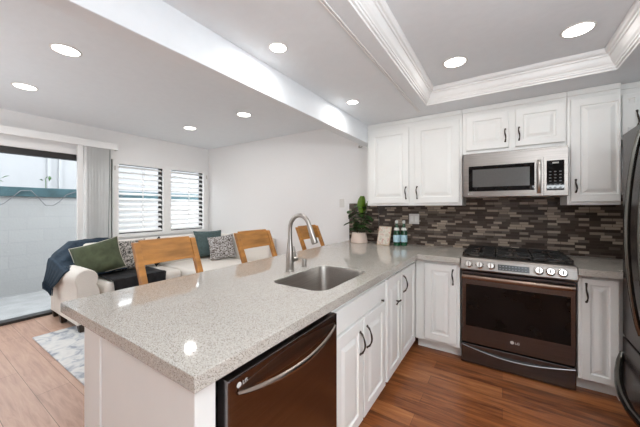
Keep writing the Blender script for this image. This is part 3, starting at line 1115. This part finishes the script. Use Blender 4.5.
for y0, y1, hy in ((FY0, 2.287, 2.20), (2.293, FY1, 2.395)):
    dd = fridge_door(y0, y1, 0.485, 1.85).build('door', M['dsteel_f'], fr, bevel=0.005)
    k = MB()
    pts, rad = [], []
    for i in range(25):
        t = i / 24
        pts.append((FX - 0.012 - 0.058 * math.sin(PI * t) ** 0.75, hy, 0.60 + 1.20 * t))
        rad.append(0.013)
    k.tube(pts, rad, 12, flat=(0.9, 1.1))
    k.build('handle', M['fhandle'], dd, smooth=50)
MB().box(FX - 0.013, FX - 0.0065, 1.95, 2.12, 1.02, 1.40).build('water_dispenser', M['bglass'], fr)
fz = fridge_door(FY0, FY1, 0.06, 0.470).build('freezer_drawer', M['dsteel_f'], fr, bevel=0.005)
k = MB()
pts = [(0.690, 2.738, 0.362), (0.688, 2.735, 0.35), (0.665, 2.69, 0.312), (0.638, 2.60, 0.274), (0.616, 2.50, 0.240), (0.602, 2.38, 0.222),
       (0.596, 2.24, 0.220), (0.602, 2.10, 0.232), (0.620, 1.98, 0.265), (0.655, 1.90, 0.31), (0.686, 1.86, 0.36)]
k.tube(pts, [0.014, 0.016, 0.019] + [0.022] * 5 + [0.019, 0.016, 0.014], 12)
k.build('handle', M['fhandle'], fz, smooth=50)

# ------------------------------------------------------------------ things on the worktop and wall
ol = thing('wall_outlet', (-0.87, BW - 0.013, 1.217), 'white double outlet plate on the mosaic tile above the bottles', 'outlet')
MB().box(-0.928, -0.812, BW - 0.019, BW - 0.0125, 1.158, 1.276).build('cover_plate', M['plastic'], ol, bevel=0.002)
for xx in (-0.912, -0.860):
    MB().box(xx, xx + 0.034, BW - 0.021, BW - 0.019, 1.185, 1.250).build('socket_insert', M['whitep'], ol, bevel=0.001)
sw = thing('light_switch', (-1.84, BW, 1.41), 'pale switch plate on the white wall left of the backsplash', 'switch')
MB().box(-1.878, -1.802, BW - 0.006, BW - 0.0003, 1.352, 1.470).build('cover_plate', M['plastic'], sw, bevel=0.002)
MB().box(-1.857, -1.823, BW - 0.009, BW - 0.006, 1.378, 1.444).build('rocker', M['plastic'], sw, bevel=0.001)
k = MB().tube([(-1.58, BW - 0.0005, 2.165), (-1.58, BW - 0.02, 2.15), (-1.57, BW - 0.045, 2.135), (-1.53, BW - 0.05, 2.13), (-1.52, BW - 0.045, 2.145)], 0.008, 8)
tag(k.build('wall_hook', M['grey'], smooth=50), 'small grey hook high on the white wall under the beam', 'hook')

# bottles
bt = thing('water_bottle', (-1.012, 3.16, CT), 'green glass water bottle, the left one of the pair on the worktop', 'bottle', 'green water bottles')


def build_bottle(t):
    c = t.location
    MB().lathe(c, [(0.030, 0), (0.037, 0.004), (0.038, 0.02), (0.038, 0.145), (0.034, 0.170), (0.022, 0.205), (0.0145, 0.235), (0.0135, 0.262), (0.0135, 0.266)], 24).build('glass_body', M['bottle'], t, smooth=40)
    MB().lathe(c, [(0.0383, 0.045), (0.0386, 0.046), (0.0386, 0.124), (0.0383, 0.125)], 24, caps=(False, False)).build('body_label', M['blabel'], t, smooth=40)
    k = MB()
    k.lathe(c, [(0.0324, 0.178), (0.0265, 0.195), (0.0216, 0.2085), (0.0208, 0.208)], 24, caps=(False, False))
    k.build('neck_label', M['wlabel'], t, smooth=40)
    MB().lathe(c, [(0.0150, 0.256), (0.0155, 0.258), (0.0155, 0.284), (0.013, 0.289)], 20).build('cap', M['cap'], t, smooth=40)


build_bottle(bt)
b2 = copy_tree(bt)
b2.location = (-0.942, 3.20, CT)
b2['label'] = 'green glass water bottle, the right one of the pair under the outlet'

# small framed print leaning back
fp_ = thing('picture_frame', (-1.165, 3.14, CT), 'small pastel art print in pale frame leaning between plant and bottles', 'picture')
mt = Matrix.Translation((-1.165, 3.12, CT + 0.001)) @ Matrix.Rotation(R(-14), 4, 'Z') @ Matrix.Rotation(R(-14), 4, 'X')
FWD, FH = 0.170, 0.222
k = MB().box(-FWD / 2, FWD / 2, 0, 0.012, 0, FH)
k.xform(mt)
k.build('frame', M['frame'], fp_, bevel=0.002)
k = MB().box(-FWD / 2 + 0.010, FWD / 2 - 0.010, -0.0015, 0.0, 0.010, FH - 0.010)
k.xform(mt)
k.build('print', M['print'], fp_)
k = MB().box(-0.015, 0.015, 0, 0.004, 0, 0.17)
k.xform(Matrix.Translation((-1.165, 3.12, CT + 0.001)) @ Matrix.Rotation(R(-14), 4, 'Z') @ Matrix.Translation((0, 0.10, 0)) @ Matrix.Rotation(R(18), 4, 'X'))
k.build('easel_back', M['frame'], fp_)

# potted plant
px, py = -1.50, 3.20
pl = thing('potted_plant', (px, py, CT), 'fiddle leaf style plant in a blush tapered pot by the backsplash end', 'plant')
MB().lathe((px, py, CT), [(0.100, 0), (0.106, 0.006), (0.087, 0.124), (0.085, 0.127), (0.079, 0.127), (0.077, 0.114)], 32, caps=(True, False)).build('pot', M['terracotta'], pl, smooth=40)
MB().lathe((px, py, CT + 0.108), [(0.0775, 0), (0.078, 0.004), (0.05, 0.008), (0.01, 0.010)], 24).build('soil', M['soil'], pl, smooth=60)
random.seed(11)
stems = MB()
fol = MB()


def leaf(mb, base, direction, ln, wd, droop=0.35):
    d = Vector(direction).normalized()
    side = d.cross(Vector((0, 0, 1)))
    if side.length < 0.05:
        side = Vector((1, 0, 0))
    side.normalize()
    nrm = side.cross(d).normalized()
    rows = []
    m = 7
    for i in range(m):
        t = i / (m - 1)
        wid = wd * (math.sin(PI * (0.08 + 0.84 * t)) ** 0.7) * (0.72 + 0.5 * t)
        c = Vector(base) + d * (ln * t) - Vector((0, 0, 1)) * (droop * ln * t * t)
        rows.append([c - side * wid / 2 + nrm * 0.14 * wid, c - side * wid / 4 + nrm * 0.02 * wid, c - nrm * 0.02 * wid, c + side * wid / 4 + nrm * 0.02 * wid, c + side * wid / 2 + nrm * 0.14 * wid])
    vs = [p for r_ in rows for p in r_]
    fs = []
    for i in range(m - 1):
        for j in range(4):
            fs.append((i * 5 + j, i * 5 + j + 1, i * 5 + j + 6, i * 5 + j + 5))
    mb.add(vs, fs)


for s_ in range(5):
    a = s_ * 2 * PI / 5 + 0.4
    b0 = Vector((px + 0.03 * math.cos(a), py + 0.03 * math.sin(a), CT + 0.112))
    hgt = (0.30, 0.22, 0.32, 0.18, 0.27)[s_]
    tip = b0 + Vector((0.05 * math.cos(a), 0.04 * math.sin(a), hgt))
    stems.tube([b0, (b0 + tip) / 2 + Vector((0.01, 0, 0)), tip], [0.006, 0.005, 0.003], 7)
    for j in range(8):
        t = 0.12 + 0.88 * j / 7
        p = b0.lerp(tip, t)
        an = a + j * 2.4 + random.uniform(-0.3, 0.3)
        dv = Vector((math.cos(an), math.sin(an) * 0.8, random.uniform(-0.15, 0.55)))
        leaf(fol, p, dv, random.uniform(0.10, 0.145), random.uniform(0.07, 0.10), random.uniform(0.15, 0.5))
leaf(fol, (px - 0.03, py - 0.02, CT + 0.38), (-0.75, -0.2, 0.5), 0.10, 0.05, 0.1)
stems.build('stem', M['bark'], pl, smooth=50)
fol.build('foliage', M['leaf'], pl, smooth=60)
k = MB()
leaf(k, (px + 0.035, py, CT + 0.34), (0.08, -0.05, 1), 0.24, 0.125, 0)
leaf(k, (px + 0.055, py + 0.02, CT + 0.33), (0.25, 0.1, 1), 0.19, 0.09, 0)
k.build('young_leaf', M['lime'], pl, smooth=60)['label'] = 'upright lime green leaf'


# ------------------------------------------------------------------ counter chairs
def make_chair(x, y, label):
    t = thing('counter_chair', (x, y, 0), label, 'chair', 'oak chairs along the peninsula')
    W = 0.440
    xb = x - 0.16                     # back of the seat
    def px_(z):                       # rear post leans back above the seat
        return xb - 0.01 - max(0, z - 0.66) * 0.42 - max(0, 0.60 - z) * 0.07
    for sgn in (-1, 1):
        yc = y + sgn * (W / 2 - 0.022)
        L = []
        for z in (0.0, 0.3, 0.60, 0.67, 0.75, 0.90, 1.05, 1.118):
            xx = px_(z)
            hw = 0.021
            dp_ = 0.020
            L.append([(xx - dp_, yc - hw, z), (xx + dp_, yc - hw, z), (xx + dp_, yc + hw, z), (xx - dp_, yc + hw, z)])
        MB().loops(L).build('rear_post', M['oak'], t, bevel=0.005)
        MB().loops([[(x + 0.11 + a * q, yc + b * q, z) for a, b in ((-1, -1), (1, -1), (1, 1), (-1, 1))] for z, q in ((0, 0.015), (0.59, 0.020))]).build('leg', M['oak'], t, bevel=0.004)
        MB().box(xb + 0.0, x + 0.095, yc - 0.010, yc + 0.010, 0.20, 0.235).build('stretcher', M['oak'], t)
    L = []
    for i in range(9):
        s_ = i / 8
        yy = y - W / 2 + 0.042 + (W - 0.084) * s_
        cv = 0.014 * math.sin(PI * s_)
        za, zb = 0.972, 1.130
        L.append([(px_(za) - 0.011 - cv, yy, za), (px_(za) + 0.011 - cv, yy, za), (px_(zb) + 0.011 - cv, yy, zb), (px_(zb) - 0.011 - cv, yy, zb)])
    MB().loops(L).build('backrest', M['oak'], t, bevel=0.005)
    MB().box(xb, x + 0.145, y - W / 2, y + W / 2, 0.615, 0.650).build('seat', M['oak'], t, bevel=0.01)
    MB().box(xb + 0.01, x + 0.11, y - W / 2 + 0.03, y + W / 2 - 0.03, 0.55, 0.614).build('seat_rail', M['oak'], t)
    MB().box(x + 0.10, x + 0.12, y - W / 2 + 0.04, y + W / 2 - 0.04, 0.28, 0.32).build('foot_rail', M['oak'], t)
    return t


c0 = make_chair(-1.665, 1.082, 'honey oak chair nearest the camera at the free end of the peninsula')
for y, lb in ((1.918, 'middle honey oak chair of the three behind the peninsula'), (2.82, 'honey oak chair seen behind the faucet, closest to the far wall')):
    c = copy_tree(c0)
    c.location = (-1.665, y, 0)
    c['label'] = lb

# ------------------------------------------------------------------ vertical blind
vb = thing('vertical_blind', (LW + 0.06, 1.3, 2.19), 'stacked pale vertical blind and white valance over the sliding door', 'blind')
MB().box(LW + 0.095, LW + 0.11, -1.1, 1.80, 2.18, 2.27).box(LW + 0.001, LW + 0.11, 1.801, 1.815, 2.18, 2.27).build('valance', M['trimw'], vb, bevel=0.003)
MB().box(LW + 0.045, LW + 0.075, -1.05, 1.79, 2.205, 2.235).build('head_rail', M['grey'], vb)
k = MB()
for i in range(17):
    y = 1.43 + i * 0.0175
    a = R(78 + (6 if i % 2 else -6))
    L = []
    for j in range(5):
        q = (j / 4 - 0.5)
        bow = 0.006 * (1 - (2 * q) ** 2)
        u = Vector((q * 0.088 * math.sin(a) , q * 0.088 * math.cos(a), 0))
        L.append(Vector((LW + 0.06, y, 0)) + u + Vector((0, bow, 0)))
    k.loops([[p + Vector((0, 0, z)) for p in L] + [p + Vector((0, 0.0015, z)) for p in L[::-1]] for z in (0.03, 2.205)])
k.build('vanes', M['vane'], vb, smooth=50)
MB().box(LW + 0.04, LW + 0.075, 1.355, 1.415, 0.03, 2.2).build('lead_vane', M['trimw'], vb, bevel=0.004)
MB().tube([(LW + 0.105, 1.71, 2.17), (LW + 0.107, 1.70, 1.5), (LW + 0.105, 1.69, 0.9)], 0.003, 6).build('cord', M['cable'], vb)

# ------------------------------------------------------------------ living room: rug, sofa, cushions
k = MB().box(-4.06, -2.15, 0.80, 2.25, 0.0005, 0.012)
tag(k.build('rug', M['rug'], bevel=0.004), 'pale blue and white patterned rug under the sofa front', 'rug')

sf = thing('sofa', (-4.25, 2.2, 0), 'cream rolled-arm sofa with chaise end along the shuttered windows', 'sofa')
SB = -4.655
SF = -3.75
MB().box(SB, SF + 0.01, 1.10, 3.34, 0.10, 0.33).build('base', M['sofa'], sf, bevel=0.03, seg=3)
k = MB()
pr = [(SB, 0.32), (SB, 0.84), (SB + 0.04, 0.885), (SB + 0.13, 0.89), (SB + 0.20, 0.85), (SB + 0.25, 0.32)]
k.prism(pr, lambda u, v, h: (u, h, v), 1.25, 3.34)
k.build('back', M['sofa'], sf, bevel=0.03, seg=3, smooth=60)


def arm(y0, sgn):
    # front view profile in (outward, z): outer side, rolled top, inner side
    pr = [(0.0, 0.10), (0.0, 0.50)]
    cz, cy, r_ = 0.575, 0.085, 0.105
    for i in range(13):
        a = R(205 - 240 * i / 12)
        pr.append((cy + r_ * math.cos(a), cz + r_ * math.sin(a)))
    pr += [(0.20, 0.44), (0.235, 0.10)]
    k = MB()
    k.prism(pr, lambda u, v, h: (h, y0 + sgn * u, v), SB + 0.02, SF)
    return k


arm(1.072, 1).build('arm', M['sofa'], sf, bevel=0.012, seg=3, smooth=50)
MB().box(SB + 0.26, -3.02, 3.19, 3.36, 0.10, 0.88).build('side_back', M['sofa'], sf, bevel=0.05, seg=4, smooth=60)
for y0, y1, xf in ((1.31, 2.20, SF + 0.06), (2.21, 3.18, -3.05)):
    k = MB().box(SB + 0.24, xf, y0, y1, 0.335, 0.500)
    k.build('seat_cushion', M['sofa'], sf, bevel=0.055, seg=5, smooth=60)
    k = MB().box(SB + 0.20, SB + 0.36, y0, y1, 0.47, 0.90)
    k.build('back_cushion', M['sofa'], sf, bevel=0.055, seg=5, smooth=60)
MB().box(SF + 0.012, -3.07, 2.22, 3.185, 0.10, 0.333).build('chaise_base', M['sofa'], sf, bevel=0.02, seg=3)
k = MB().tube([(SF + 0.03, 1.245, 0.41), (SF + 0.072, 1.252, 0.45), (SF + 0.072, 1.265, 0.54), (SF + 0.02, 1.27, 0.60)], 0.03, 10)
for x, y in ((-4.66, 1.13), (-4.33, 1.115), (-3.80, 1.13), (-3.80, 2.15), (-4.66, 3.28), (-3.14, 2.29), (-3.14, 3.05)):
    z0 = 0.0125 if -4.06 < x and y < 2.25 and y > 0.8 else 0.0
    MB().loops([[(x + a * q, y + b * q, z) for a, b in ((-1, -1), (1, -1), (1, 1), (-1, 1))] for z, q in ((z0, 0.026), (0.10, 0.038))]).build('foot', M['darkwood'], sf, bevel=0.004)


def pillow(name, mat, label, center, size, thick, rotz, tilt, roll=0, piping=None, face=None):
    """cushion: stands on an edge, front faces +x before rotz; tilt leans it back"""
    w_, h_ = size
    mt_ = Matrix.Translation(center) @ Matrix.Rotation(R(rotz), 4, 'Z') @ Matrix.Rotation(R(-tilt), 4, 'Y') @ Matrix.Rotation(R(roll), 4, 'X')
    n_ = 18
    t = thing(name, center, label, 'pillow')
    rim = []

    def side(sg):
        vs, fs = [], []
        for i in range(n_ + 1):
            for j in range(n_ + 1):
                u, v = 2 * i / n_ - 1, 2 * j / n_ - 1
                yy = w_ / 2 * u * (1 - 0.075 * (1 - v * v) * abs(u))
                zz = h_ / 2 * v * (1 - 0.075 * (1 - u * u) * abs(v))
                th = thick / 2 * max(0, (1 - u ** 4) * (1 - v ** 4)) ** 0.55
                th *= 1 + 0.06 * noise.noise(Vector((u * 2.1 + center[0], v * 2.1, sg * 3 + center[1])))
                vs.append(mt_ @ Vector((sg * th, yy, zz)))
        for i in range(n_):
            for j in range(n_):
                a = i * (n_ + 1) + j
                fs.append((a, a + 1, a + n_ + 2, a + n_ + 1))
        return vs, fs
    if face is None:
        MB().add(*side(1)).add(*side(-1)).build('cover', mat, t, smooth=80, weld=True)
    else:
        MB().add(*side(1)).build('front_cover', face, t, smooth=80)
        MB().add(*side(-1)).build('back_cover', mat, t, smooth=80)
    if piping is not None:
        for i in range(4 * n_ + 1):
            k_ = i % (4 * n_)
            s_, q = divmod(k_, n_)
            q = 2 * q / n_ - 1
            u, v = ((q, -1), (1, q), (-q, 1), (-1, -q))[s_]
            yy = w_ / 2 * u * (1 - 0.075 * (1 - v * v))
            zz = h_ / 2 * v * (1 - 0.075 * (1 - u * u))
            rim.append(mt_ @ Vector((0, yy, zz)))
        MB().tube(rim, 0.005, 6).build('piping', piping, t, smooth=60)
    return t


pillow('throw_pillow', M['green'], 'olive green velvet pillow with pale piping in the sofa corner', (-4.13, 1.385, 0.735), (0.49, 0.42), 0.18, -32, 24, 17, piping=M['cream'])
pillow('throw_pillow', M['pat'], 'black and cream patterned pillow leaning behind the green one', (-4.20, 1.745, 0.715), (0.42, 0.42), 0.14, -12, 18, 0)
pillow('throw_pillow', M['blackf'], 'black pillow whose pointed corner shows above the nearest chair back', (-4.21, 2.13, 0.715), (0.32, 0.32), 0.11, 0, 16, 32)
pillow('throw_pillow', M['teal'], 'grey teal linen pillow at the window end of the sofa', (-4.20, 2.965, 0.735), (0.46, 0.46), 0.14, -22, 16, 0)
pillow('throw_pillow', M['linen'], 'small brown and white patterned pillow in front of the teal one', (-3.88, 2.99, 0.70), (0.41, 0.40), 0.14, -38, 22, 8, face=M['pat2'])

# navy throw draped over the arm and the back corner
nt_ = thing('throw_blanket', (-4.45, 1.2, 0.7), 'navy blue throw draped over the sofa arm and back corner', 'blanket')
nu, nv = 36, 40
vs = []


def sofa_top(x, y):
    za = 0.680 - max(0, abs(y - 1.157) - 0.05) * 1.0
    zb = 0.90 - max(0, (x - (SB + 0.16))) * 0.62
    return max(za if y < 1.42 else 0.50, zb if y > 1.20 else za, 0.52)


path = [(1.66, 0), (1.50, 0), (1.36, 0), (1.24, 0), (1.14, 0), (1.085, 0), (1.052, 0.02), (1.043, 0.08), (1.040, 0.15), (1.036, 0.22), (1.03, 0.29)]
for j in range(nv + 1):
    f = j / nv * (len(path) - 1)
    i0 = min(int(f), len(path) - 2)
    ff_ = f - i0
    y = path[i0][0] * (1 - ff_) + path[i0 + 1][0] * ff_
    drop = path[i0][1] * (1 - ff_) + path[i0 + 1][1] * ff_
    for i in range(nu + 1):
        s_ = i / nu
        hang = min(1, drop / 0.29)
        x = SB + 0.015 + s_ * (0.62 - 0.30 * hang)
        ys = max(y, 1.075)
        cornerk = min(1, max(0, (ys - 1.02) / 0.22))
        zarm = 0.690
        zback = 0.915 - max(0, (x - (SB + 0.20))) * 0.95
        z = zarm * (1 - cornerk) + max(zback, 0.56) * cornerk
        wr = 0.016 * noise.noise(Vector((x * 7, y * 5, 1.3))) + 0.010 * noise.noise(Vector((x * 19, y * 14, 4.0)))
        fold = 0.012 * math.sin(s_ * 19 + y * 9)
        if drop > 0:
            vs.append((x, y - abs(fold) * hang * 1.5 - 0.012 * hang, z - drop + wr * 0.4))
        else:
            vs.append((x, y, z + 0.012 + wr + fold * 0.7))
fs = []
for j in range(nv):
    for i in range(nu):
        a = j * (nu + 1) + i
        fs.append((a, a + 1, a + nu + 2, a + nu + 1))
o = MB().add(vs, fs).build('cloth', M['navy'], nt_, smooth=80)
sd = o.modifiers.new('solid', 'SOLIDIFY')
sd.thickness = 0.012
sd.offset = 1
k = MB()
for i in range(0, nu + 1, 1):
    b = Vector(vs[nv * (nu + 1) + i])
    k.tube([b, b + Vector((0.004 * math.sin(i * 2.1), -0.004, -0.04)), b + Vector((0.008 * math.sin(i * 1.7), 0, -0.085))], [0.006, 0.005, 0.003], 5)
k.build('fringe', M['navy'], nt_)

# black throw on the seat
vs = []
nu, nv = 26, 26
for j in range(nv + 1):
    for i in range(nu + 1):
        u, v = i / nu, j / nv
        y = 1.37 + u * 0.58 + 0.02 * noise.noise(Vector((v * 4, u, 0)))
        d_ = v * 0.98
        if d_ < 0.72:
            x, z = -4.28 + d_ + 0.12 * u, 0.505
        else:
            x, z = -3.66, 0.505 - (d_ - 0.72)
        x = min(x, -3.672 + 0.004)
        wr = 0.012 * noise.noise(Vector((u * 6, v * 6, 7))) + 0.008 * math.sin(u * 15 + v * 5)
        if d_ >= 0.70:
            x += 0.006 + abs(wr)
        vs.append((x, y, z + 0.014 + (abs(wr) if d_ < 0.72 else 0)))
fs = []
for j in range(nv):
    for i in range(nu):
        a = j * (nu + 1) + i
        fs.append((a, a + 1, a + nu + 2, a + nu + 1))
o = MB().add(vs, fs).build('throw_blanket', M['blackf'], smooth=80)
sd = o.modifiers.new('solid', 'SOLIDIFY')
sd.thickness = 0.010
sd.offset = 1
tag(o, 'black throw spread on the sofa seat in front of the cushions', 'blanket')
